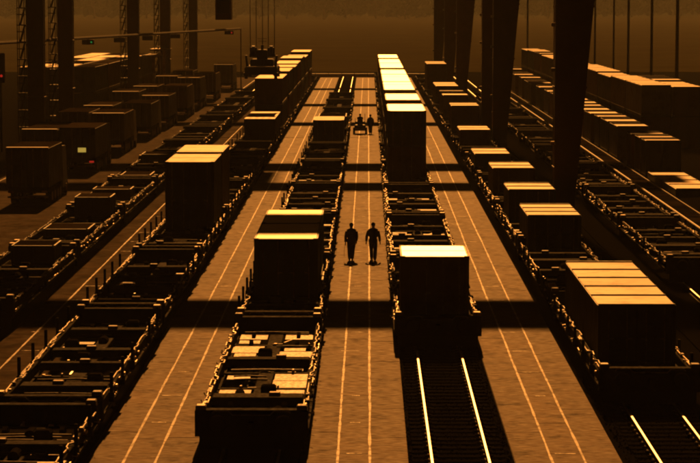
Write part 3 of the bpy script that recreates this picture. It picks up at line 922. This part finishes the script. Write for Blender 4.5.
for s in (-1, 1):
    for q in (-2.7, 2.7):
        link('twistlock_arm', MB().bev(-0.13, 0.13, -0.2, 0.2, 0.0, 0.9, 0.03).box(-0.2, 0.2, -0.3, 0.3, 0.25, 0.5).mesh('twistlock_arm', M_CRANE2), sp, (s * 1.22, q, 0))
    link('guide_flap', MB().hexa([(-0.1, -0.6, 0), (0.1, -0.6, 0), (0.1, 0.6, 0), (-0.1, 0.6, 0), (s * .12 - .08, -0.45, 1.0), (s * .12 + .08, -0.45, 1.0), (s * .12 + .08, 0.45, 1.0), (s * .12 - .08, 0.45, 1.0)]).mesh('guide_flap', M_CRANE2), sp, (s * 1.15, -1.5, 0.9))
    link('sheave', MB().cylx(-0.13, 0.13, 0, 0, 0.46, 20).box(-0.34, 0.34, -0.25, 0.25, -0.5, -0.2).box(-0.30, -0.15, -0.3, 0.3, -0.5, 0.3).box(0.15, 0.30, -0.3, 0.3, -0.5, 0.3).mesh('sheave', M_CRANE2), sp, (s * 0.74, 0, 2.22))
link('head_block', MB().bev(-0.42, 0.42, -0.9, 0.9, 1.5, 2.35, 0.08).box(-0.1, 0.1, -0.3, 0.3, 2.35, 2.75).tube([(-0.4, 0, 3.25), (0.4, 0, 3.25)], 0.02, 5).tube([(-0.34, 0, 3.05), (0.34, 0, 3.05)], 0.02, 5).tube([(0, 0, 2.7), (0, 0, 3.3)], 0.03, 5).mesh('head_block', M_CRANE2), sp)
for x in (-1.0, -0.5, 0.02, 0.5, 1.02):
    link('cable', MB().tube([(x, 0.0, 2.3), (x * 1.05, 0.0, GZ + 4.4 - 5.72)], 0.035, 6).mesh('cable', M_CABLE), sp)

# ------------------------------------------------------------------ overhead signal beam on the left
sb = thing('signal_beam', 'thin overhead beam with hanging signal boxes crossing the crane legs, left', 'signal beam')
P0, P1 = Vector((-30.5, 183.0, 8.75)), Vector((-16.2, 300.0, 8.55))
link('beam', MB().tube([P0, P0.lerp(P1, 0.3), P0.lerp(P1, 0.6), P1], 0.14, 6).mesh('beam', M_CRANE2), sb)
link('post', MB().tube([(P0.x - 0.3, P0.y, -0.05), (P0.x - 0.3, P0.y, 9.0)], [0.2, 0.14], 8).mesh('post', M_CRANE2), sb)
link('post', MB().tube([(P1.x, P1.y, -0.05), (P1.x, P1.y, 8.7)], [0.08, 0.06], 8).mesh('post', M_CRANE2), sb)
M_GREEN = lamp_mat('signal_green', (0.03, 0.5, 0.10), 0.22)
M_RED = lamp_mat('signal_red', (0.8, 0.03, 0.02), 0.3)
M_WARM = lamp_mat('lit_panel', (0.75, 0.5, 0.08), 0.4)
for tt, lit in ((0.31, M_GREEN), (0.42, None), (0.53, None), (0.65, None), (0.93, M_RED)):
    p = P0.lerp(P1, tt)
    sbx = link('signal_box', MB().bev(-0.55, 0.55, -0.15, 0.15, -0.62, -0.16, 0.04).box(-0.04, 0.04, -0.04, 0.04, -0.17, 0.02).mesh('signal_box', M_CRANE2), sb, p)
    if lit:
        link('signal_lens', MB().tube([(0.32, -0.18, -0.40), (0.32, -0.15, -0.40)], 0.085, 12).mesh('signal_lens', lit), sbx)
sp2 = thing('signal_post', 'signal post with a red lamp at the left picture edge', 'signal', (-29.7, 190.0, -0.05))
link('post', MB().tube([(0, 0, 0), (0, 0, 6.0)], 0.09, 8).mesh('post', M_CRANE2), sp2)
bx = link('signal_box', MB().bev(-0.45, 0.35, -0.2, 0.2, 5.6, 8.0, 0.05).mesh('signal_box', M_CRANE2), sp2)
link('signal_lens', MB().tube([(0.1, -0.24, 6.15), (0.1, -0.2, 6.15)], 0.11, 12).mesh('signal_lens', M_RED), bx)

# ------------------------------------------------------------------ lorries


def truck(label, x, y, H, paint, lamp=False, tail=False, L=7.8):
    t = thing('articulated_lorry', label, 'lorry', (x, y, 0.016), 0, 'lorries parked along the left road')
    m = M_BOX[paint]
    zb = 1.15
    link('trailer_box', MB().bev(-1.27, 1.27, 0.06, L, zb, H - 0.03, 0.03).mesh('trailer_box', m), t)
    link('roof', MB().bev(-1.24, 1.24, 0.30, L - 0.05, H - 0.03, H, 0.01).mesh('roof', M_ROOFD), t)
    link('lit_rim_strip', box_mesh(-1.25, 1.25, 0.07, 0.29, H - 0.03, H + 0.02, M_ROOFP if y < 150 or int(x * 10) % 2 else M_ROOFD, 0.01), t)  # pale strip stands in for the sunlit rear edge of the roof
    for s in (-1, 1):
        do = link('rear_door', box_mesh(0.02 if s > 0 else -1.22, 1.22 if s > 0 else -0.02, 0.0, 0.058, zb + 0.06, H - 0.10, m, 0.02), t)
        for xx in (0.35, 0.9):
            link('lock_rod', cached(('trod', H), lambda: MB().tube([(0, -0.02, zb), (0, -0.02, H - 0.08)], 0.02, 6).mesh('rod', M_LOCK)), do, (s * xx, 0, 0))
        tl = link('tail_light', box_mesh(-0.16, 0.16, 0.02, 0.08, 0.82, 0.94, M_RED if tail and s > 0 else M_BOX['red'], 0.01), t, (s * 1.0, 0, 0))
    link('underrun_bar', box_mesh(-1.2, 1.2, 0.08, 0.18, 0.5, 0.62, M_LOCK, 0.01), t)
    link('chassis', MB().box(-0.45, -0.35, 0.15, L - 0.5, 0.75, zb).box(0.35, 0.45, 0.15, L - 0.5, 0.75, zb).box(-1.15, 1.15, 0.10, 0.25, 0.80, zb).mesh('chassis', M_BOGIE), t)
    for yy in (1.9, 3.2, 4.5, L - 0.6, L + 2.3):
        for s in (-1, 1):
            wh = link('wheel', cached('twheel', lambda: MB().cylx(-0.17, 0.17, 0, 0, 0.5, 20).mesh('wheel', M_TYRE)), t, (s * 1.05, yy, 0.5))
            link('rim', cached('trim', lambda: MB().cylx(-0.18, 0.18, 0, 0, 0.27, 14).mesh('rim', M_LOCK)), wh)
    cb_ = link('cab', MB().hexa([(-1.22, L + 0.7, 0.6), (1.22, L + 0.7, 0.6), (1.22, L + 3.0, 0.6), (-1.22, L + 3.0, 0.6), (-1.18, L + 0.7, 3.2), (1.18, L + 0.7, 3.2), (1.16, L + 2.6, 3.1), (-1.16, L + 2.6, 3.1)]).mesh('cab', m), t)
    link('windscreen', MB().hexa([(-1.05, L + 2.83, 1.7), (1.05, L + 2.83, 1.7), (1.05, L + 2.86, 1.7), (-1.05, L + 2.86, 1.7), (-1.02, L + 2.68, 2.6), (1.02, L + 2.68, 2.6), (1.02, L + 2.72, 2.6), (-1.02, L + 2.72, 2.6)]).mesh('windscreen', M_GLASS), cb_)
    link('tractor_chassis', MB().box(-0.45, 0.45, L - 1.0, L + 2.6, 0.55, 0.74).mesh('tractor_chassis', M_BOGIE), t)
    if lamp:
        link('marker_panel', box_mesh(0.05, 0.62, -0.045, -0.025, 1.55, 1.87, M_WARM), t)
    return t


TR = [(-20.15, 138.5, 3.5, 'black'), (-20.4, 164.5, 3.25, 'black'), (-20.5, 185.0, 3.3, 'brown'), (-20.2, 205.0, 3.2, 'black'), (-20.1, 222.0, 3.2, 'black'),
      (-19.8, 241.0, 3.4, 'brown'), (-19.9, 261.0, 3.6, 'black'), (-19.6, 283.0, 3.4, 'brown'), (-19.3, 314.0, 3.6, 'black')]
for i, (x, y, H, p) in enumerate(TR):
    truck(f"{ORD[i]} box lorry from the camera in the inner lorry file{', lit panel on its back' if i == 1 else ''}", x, y, H, p, i == 1, i == 1, L=6.2 if i == 0 else 7.8)
for i, (y, H, p) in enumerate([(165.5, 3.1, 'black'), (184.5, 3.4, 'brown'), (203.0, 3.1, 'black'), (224.0, 3.5, 'black'), (246.0, 3.2, 'brown'), (270.0, 3.5, 'black'), (296.0, 3.3, 'black')]):
    truck(f"{ORD[i]} box lorry from the camera in the outer, left-hand file of the lorry road", -23.3 + random.uniform(-0.1, 0.2), y, H, p)

# ------------------------------------------------------------------ small lit structures, far left
cn = thing('gate_canopy', 'small lit canopy roof on slim posts beyond the parked lorries', 'canopy', (-27.2, 298, -0.05))
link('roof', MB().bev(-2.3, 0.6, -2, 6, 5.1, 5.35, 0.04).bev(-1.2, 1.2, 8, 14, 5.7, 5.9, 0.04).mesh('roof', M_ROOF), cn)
for x, y in ((0.2, -1.6), (-1.9, -1.6), (0.2, 5.6), (0.6, 9), (0.6, 13)):
    link('post', box_mesh(-0.16, 0.16, -0.16, 0.16, 0, 5.1 if y < 8 else 5.7, M_ROOF), cn, (x, y, 0))
# barrier blocks across the yard end
bbm = MB().hexa([(-1.0, -0.3, 0), (1.0, -0.3, 0), (1.0, 0.3, 0), (-1.0, 0.3, 0), (-1.0, -0.26, 0.6), (1.0, -0.26, 0.6), (1.0, 0.26, 0.6), (-1.0, 0.26, 0.6)]).mesh('barrier', M_BARR)
n_b = 12
for i in range(n_b):
    if i == 7:
        continue
    thing('barrier_block', f"{ORD[i if i < 7 else i - 1]} pale barrier block from the left across the yard end", 'barrier', (-11.5 + 2.08 * i, 374.5 + random.uniform(-0.15, 0.15), 0.0 - 0.05), random.uniform(-0.04, 0.04), 'barrier blocks across the yard end', bbm)

# poles on the right
for i, (x, y, r_) in enumerate([(29.6, 438.0, 0.20), (30.0, 312.0, 0.15), (30.4, 292.0, 0.13), (30.0, 272.0, 0.16), (29.8, 248.0, 0.16), (29.6, 226.0, 0.18)]):
    t = thing('light_mast', f"{ORD[i]} thin mast from the left rising behind the right container block", 'mast', (x, y, -0.06), 0, 'masts behind the right container block')
    link('pole', MB().tube([(0, 0, 0), (0, 0, 24)], [r_, r_ * 0.75], 10).mesh('pole', M_CRANE2), t)
    link('base_plate', box_mesh(-0.35, 0.35, -0.35, 0.35, 0, 0.06, M_CRANE2), t)
    link('lamp_head', MB().bev(-1.0, 1.0, -0.2, 0.2, 24, 24.3, 0.05).mesh('lamp_head', M_CRANE2), t)

# ------------------------------------------------------------------ people
M_JKT = mat('work_jacket', (0.05, 0.045, 0.045), 0.85, var=0.25, scale=20, spec=0.2)
M_TRS = mat('work_trousers', (0.035, 0.035, 0.04), 0.9, var=0.25, scale=20, spec=0.2)
M_SKIN = mat('skin', (0.35, 0.22, 0.16), 0.6, var=0.1)
M_HELM = mat('knit_cap', (0.012, 0.011, 0.010), 0.95, var=0.05, spec=0.0)
M_BOOT = mat('boots', (0.02, 0.018, 0.016), 0.7, var=0.2)


def remesh(mb, m, voxel):
    me = mb.mesh('tmp', m)
    o = bpy.data.objects.new('tmp', me)
    col.objects.link(o)
    md = o.modifiers.new('r', 'REMESH')
    md.mode = 'VOXEL'
    md.voxel_size = voxel
    ms = o.modifiers.new('s', 'SMOOTH')
    ms.iterations = 3
    dg = bpy.context.evaluated_depsgraph_get()
    dg.update()
    ev = o.evaluated_get(dg)
    out = bpy.data.meshes.new_from_object(ev)
    bpy.data.objects.remove(o)
    out.materials.clear()
    out.materials.append(m)
    out.shade_smooth()
    return out


def person(label, loc, rotz, lf, rf, la, ra, lean=0.0, held=False, seated=False, helmet=True):
    """lf/rf: foot (x, y); la/ra: wrist (x, y, z)"""
    t = thing('person', label, 'person', loc, rotz, 'people working in the yard')
    hipz = 0.93 if not seated else 0.50
    sh = Vector((0, lean, hipz + 0.52))
    hd = Vector((0, lean + 0.03, hipz + 0.70))
    bo, jk, tr_, bt = MB(), MB(), MB(), MB()
    # trunk, neck, head
    bo.tube([(0, 0, hipz - 0.05), (0, lean * .4, hipz + 0.2), (0, lean * .9, hipz + 0.45), (0, lean, hipz + 0.55)], [0.13, 0.125, 0.15, 0.08], 12)
    bo.tube([(0, lean, hipz + 0.52), hd - Vector((0, 0, 0.02))], [0.075, 0.068], 10)
    bo.ell(hd + Vector((0, 0.01, 0.02)), (0.088, 0.105, 0.122), 14, 10)
    bo.ell(hd + Vector((0, 0.105, 0.01)), (0.014, 0.022, 0.022), 8, 6)
    bo.ell(hd + Vector((0, 0.085, -0.045)), (0.028, 0.018, 0.010), 8, 6)
    for s in (-1, 1):
        bo.ell(hd + Vector((s * 0.078, 0.0, 0.01)), (0.012, 0.022, 0.032), 8, 6)
        bo.ell(hd + Vector((s * 0.03, 0.088, 0.03)), (0.014, 0.012, 0.010), 8, 6)
    jk.ell((0, lean * .8, hipz + 0.31), (0.235, 0.16, 0.27), 16, 10)
    jk.ell((0, lean * .2, hipz + 0.0), (0.215, 0.17, 0.24), 16, 10)
    jk.tube([(0, 0, hipz - 0.10), (0, lean * .3, hipz + 0.12), (0, lean * .8, hipz + 0.36), (0, lean, hipz + 0.50), (0, lean + .01, hipz + 0.57)], [0.195, 0.18, 0.20, 0.15, 0.085], 14)
    jk.tube([(-0.20, lean, hipz + 0.455), (-0.1, lean, hipz + 0.50), (0, lean, hipz + 0.525), (0.1, lean, hipz + 0.50), (0.20, lean, hipz + 0.455)], [0.085, 0.095, 0.10, 0.095, 0.085], 10)
    for s, wr in ((-1, la), (1, ra)):
        shp = Vector((s * 0.21, lean, hipz + 0.45))
        wr = Vector(wr)
        el = (shp + wr) * 0.5 + Vector((s * 0.03, -0.04, 0.0))
        bo.tube([shp, el, wr], [0.055, 0.042, 0.03], 10)
        jk.tube([shp, shp.lerp(el, .5), el, wr + (el - wr) * 0.12], [0.085, 0.082, 0.07, 0.056], 10)
        # palm and five fingers
        dn = (wr - el).normalized()
        palm = wr + dn * 0.055
        fw = Vector((0, 1, 0)) - dn * dn.y
        fw.normalize()
        bo.tube([wr, palm - fw * 0.002, wr + dn * 0.10], [0.026, 0.036, 0.028], 10)
        for q, ln in ((-0.028, 0.060), (-0.009, 0.078), (0.010, 0.085), (0.029, 0.076)):
            b0 = wr + dn * 0.095 + fw * q
            inn = Vector((-s, 0, 0))
            bo.tube([b0, b0 + dn * ln * .5 + inn * 0.008, b0 + dn * ln + inn * 0.03], [0.0095, 0.009, 0.007], 6)
        th = wr + dn * 0.035 + fw * 0.03
        bo.tube([th, th + dn * 0.03 + fw * 0.03, th + dn * 0.065 + fw * 0.035], [0.012, 0.011, 0.008], 6)
    for s, ft in ((-1, lf), (1, rf)):
        hip = Vector((s * 0.095, 0, hipz - 0.03))
        if seated:
            kn = Vector((s * 0.14, 0.42, hipz))
            an = Vector((ft[0], ft[1], 0.08))
        else:
            an = Vector((ft[0], ft[1], 0.09))
            kn = (hip + an) * 0.5 + Vector((s * 0.01, 0.045, 0.02))
        bo.tube([hip, kn, an], [0.085, 0.055, 0.04], 10)
        tr_.tube([hip + Vector((0, 0, 0.06)), hip.lerp(kn, .5), kn, kn.lerp(an, .5), an + Vector((0, 0, 0.0))], [0.122, 0.11, 0.09, 0.088, 0.078], 12)
        bo.tube([an, an + Vector((0, 0.12, -0.05))], [0.04, 0.03], 8)
        bt.tube([an + Vector((0, -0.04, -0.045)), an + Vector((0, 0.06, -0.045)), an + Vector((0, 0.17, -0.052))], [0.044, 0.046, 0.036], 10)
        bt.tube([an + Vector((0, 0, -0.05)), an + Vector((0, 0, 0.10))], [0.05, 0.056], 10)
    tr_.ell((0, 0, hipz - 0.01), (0.175, 0.14, 0.12), 14, 8)
    link('body', remesh(bo, M_SKIN, 0.0075), t)
    link('jacket', remesh(jk, M_JKT, 0.016), t)
    link('trousers', remesh(tr_, M_TRS, 0.014), t)
    link('boots', remesh(bt, M_BOOT, 0.012), t)
    hl = MB()
    if helmet:
        hl.ell(hd + Vector((0, -0.012, 0.062)), (0.103, 0.118, 0.098), 16, 10)
    else:
        hl.ell(hd + Vector((0, -0.012, 0.07)), (0.085, 0.10, 0.09), 14, 8)
    link('cap' if helmet else 'hair', remesh(hl, M_HELM, 0.008), t)
    if held:
        wr = Vector(la)
        link('radio_strap', MB().tube([(wr.x - 0.02, wr.y + 0.03, wr.z - 0.08), (wr.x - 0.05, wr.y + 0.03, wr.z - 0.35), (wr.x - 0.06, wr.y + 0.02, wr.z - 0.66)], 0.008, 6).mesh('strap', M_BOOT), t)
    return t


pz = 0.024
person('walker on the left of the pair, holding a thin line at one side', (-0.77, 109.6, pz), 0.12, (-0.085, 0.02), (0.045, 0.10), (-0.285, 0.0, 0.86), (0.25, 0.12, 0.90), 0.03, held=True)
person('walker on the right of the pair, hands hanging beside the hips', (0.24, 109.8, pz), -0.15, (-0.10, 0.22), (0.12, -0.20), (-0.30, -0.12, 0.88), (0.31, 0.14, 0.86), 0.05)
person('distant worker standing right of the small tractor on the lane', (0.22, 214.5, pz), 0.1, (-0.08, 0.02), (0.08, -0.02), (-0.28, 0.03, 0.84), (0.28, 0.03, 0.84), 0.0)
# small tow tractor
tt = thing('tow_tractor', 'small dark tow tractor far up the walkers lane', 'tractor', (-0.72, 213.8, pz))
link('body', MB().bev(-0.52, 0.52, 0.0, 1.9, 0.32, 0.85, 0.08).bev(-0.48, 0.48, 1.15, 1.9, 0.8, 1.12, 0.1).mesh('body', M_BOX['black']), tt)
for s in (-1, 1):
    for yy, r_ in ((0.35, 0.32), (1.55, 0.28)):
        link('wheel', MB().cylx(-0.10, 0.10, 0, 0, r_, 18).mesh('wheel', M_TYRE), tt, (s * 0.55, yy, r_))
link('seat', MB().bev(-0.25, 0.25, 0.35, 0.85, 0.85, 0.97, 0.05).bev(-0.25, 0.25, 0.28, 0.40, 0.95, 1.35, 0.04).mesh('seat', M_TYRE), tt)
link('steering_column', MB().tube([(0, 1.25, 1.0), (0, 1.05, 1.36)], 0.03, 6).tube([(-0.18, 1.03, 1.38), (0.18, 1.03, 1.38)], 0.02, 6).mesh('steering_column', M_TYRE), tt)
link('tail_bar', MB().box(-0.50, 0.50, -0.06, 0.0, 0.42, 0.56).tube([(0.44, 0.05, 0.8), (0.44, 0.05, 1.9)], 0.025, 6).tube([(-0.44, 0.05, 0.8), (-0.44, 0.05, 1.5)], 0.025, 6).mesh('tail_bar', M_LOCK), tt)
person('driver seated on the small tow tractor', (-0.72, 214.35, pz + 0.50), 0, (-0.16, 0.62), (0.16, 0.62), (-0.16, 0.40, 0.86), (0.16, 0.40, 0.86), 0.02, seated=True)

# ------------------------------------------------------------------ trees
LEAVES = []


def crown_mesh(seed, h, wd, n):
    r_ = random.Random(seed)
    b = MB()
    clumps = []
    for k in range(16):
        a = r_.uniform(0, 6.28)
        zz = r_.uniform(0.25, 0.95)
        rad = wd * 0.5 * math.sqrt(max(0.05, 1 - (zz * 1.7 - 0.85) ** 2)) * r_.uniform(0.3, 0.95)
        clumps.append((math.cos(a) * rad, math.sin(a) * rad, zz * h, r_.uniform(0.13, 0.24) * wd))
    for i in range(n):
        c = r_.choice(clumps)
        v = Vector((r_.gauss(0, 1), r_.gauss(0, 1), r_.gauss(0, 1))).normalized() * c[3] * r_.uniform(0.5, 1.05)
        p = Vector(c[:3]) + v
        s = r_.uniform(0.12, 0.3)
        u = Vector((r_.gauss(0, 1), r_.gauss(0, 1), r_.gauss(0, 1))).normalized() * s
        w2 = u.orthogonal().normalized() * s * 0.6
        k = len(b.v)
        b.v += [tuple(p - u), tuple(p + w2), tuple(p + u), tuple(p - w2)]
        b.f.append((k, k + 1, k + 2, k + 3))
    return b.mesh('crown', M_LEAF)


def trunk_mesh(seed, h):
    r_ = random.Random(seed)
    b = MB()
    b.tube([(0, 0, -0.3), (0.05, 0, h * 0.3), (0.0, 0.1, h * 0.7)], [0.22, 0.16, 0.07], 8)
    for k in range(6):
        a = r_.uniform(0, 6.28)
        z = h * r_.uniform(0.22, 0.5)
        b.tube([(0, 0, z), (math.cos(a) * h * .14, math.sin(a) * h * .14, z + h * .15), (math.cos(a) * h * .25, math.sin(a) * h * .25, z + h * .28)], [0.09, 0.06, 0.03], 6)
    return b.mesh('trunk', M_TRUNK)


KINDS_ = [(crown_mesh(k, 6.5, w_, 1500), trunk_mesh(k + 9, 6.5)) for k, w_ in enumerate((5.5, 6.5, 4.6, 7.5))]
tx = [(-240 + 19.0 * i + random.uniform(-5, 5)) for i in range(26)]
for i, x in enumerate(tx):
    cr, tk = KINDS_[random.randrange(4)]
    y = 1480 + random.uniform(0, 100)
    t = thing('tree', f"{ORD[i]} hazy tree from the left in the line behind the yard end", 'tree', (x, y, 0.02), random.uniform(0, 6.28), 'trees behind the yard end')
    s = random.uniform(2.2, 3.6)
    t.scale = (s, s, s * random.uniform(0.85, 1.1))
    link('crown', cr, t)
    link('trunk', tk, t)
# far wood on the hill, reads as one mass
fw_ = MB()
rw = random.Random(5)
for k in range(2300):
    x = rw.uniform(-480, 480)
    y = rw.uniform(1560, 2300)
    z = hill_z(x, y)
    h = rw.uniform(10, 26) if y > 1500 else rw.uniform(5, 12)
    rr_ = rw.uniform(6, 11)
    for q in range(26):
        v = Vector((rw.gauss(0, 1), rw.gauss(0, 1), rw.gauss(0, 1))).normalized()
        p = Vector((x, y, z + h * 0.58)) + Vector((v.x * rr_, v.y * rr_, v.z * h * 0.42)) * rw.uniform(0.6, 1.05)
        u = Vector((rw.gauss(0, 1), rw.gauss(0, 1), rw.gauss(0, 1))).normalized() * rw.uniform(1.5, 3.2)
        w2 = u.orthogonal() * 0.8
        k0 = len(fw_.v)
        fw_.v += [tuple(p - u), tuple(p + w2), tuple(p + u), tuple(p - w2)]
        fw_.f.append((k0, k0 + 1, k0 + 2, k0 + 3))
o = link('far_wood', fw_.mesh('far_wood', M_WOOD))
o['kind'] = 'stuff'
o['label'] = 'far hazy wood covering the hill behind the yard'
o['category'] = 'wood'

# ------------------------------------------------------------------ haze
hz = MB().box(-905, 905, -70, 2410, -2.0, 95.0).mesh('haze', M_GROUND)
hz.materials.clear()
mh = bpy.data.materials.new('haze_air')
mh.use_nodes = True
N = mh.node_tree.nodes
N.clear()
vo = N.new('ShaderNodeVolumePrincipled')
vo.inputs['Color'].default_value = (0.88, 0.95, 0.90, 1)
vo.inputs['Density'].default_value = 0.000074
vo.inputs['Anisotropy'].default_value = 0.25
mo = N.new('ShaderNodeOutputMaterial')
mh.node_tree.links.new(vo.outputs[0], mo.inputs['Volume'])
hz.materials.append(mh)
o = link('haze', hz)
o['kind'] = 'stuff'
o['label'] = 'amber haze filling the air over the yard'
o['category'] = 'haze'
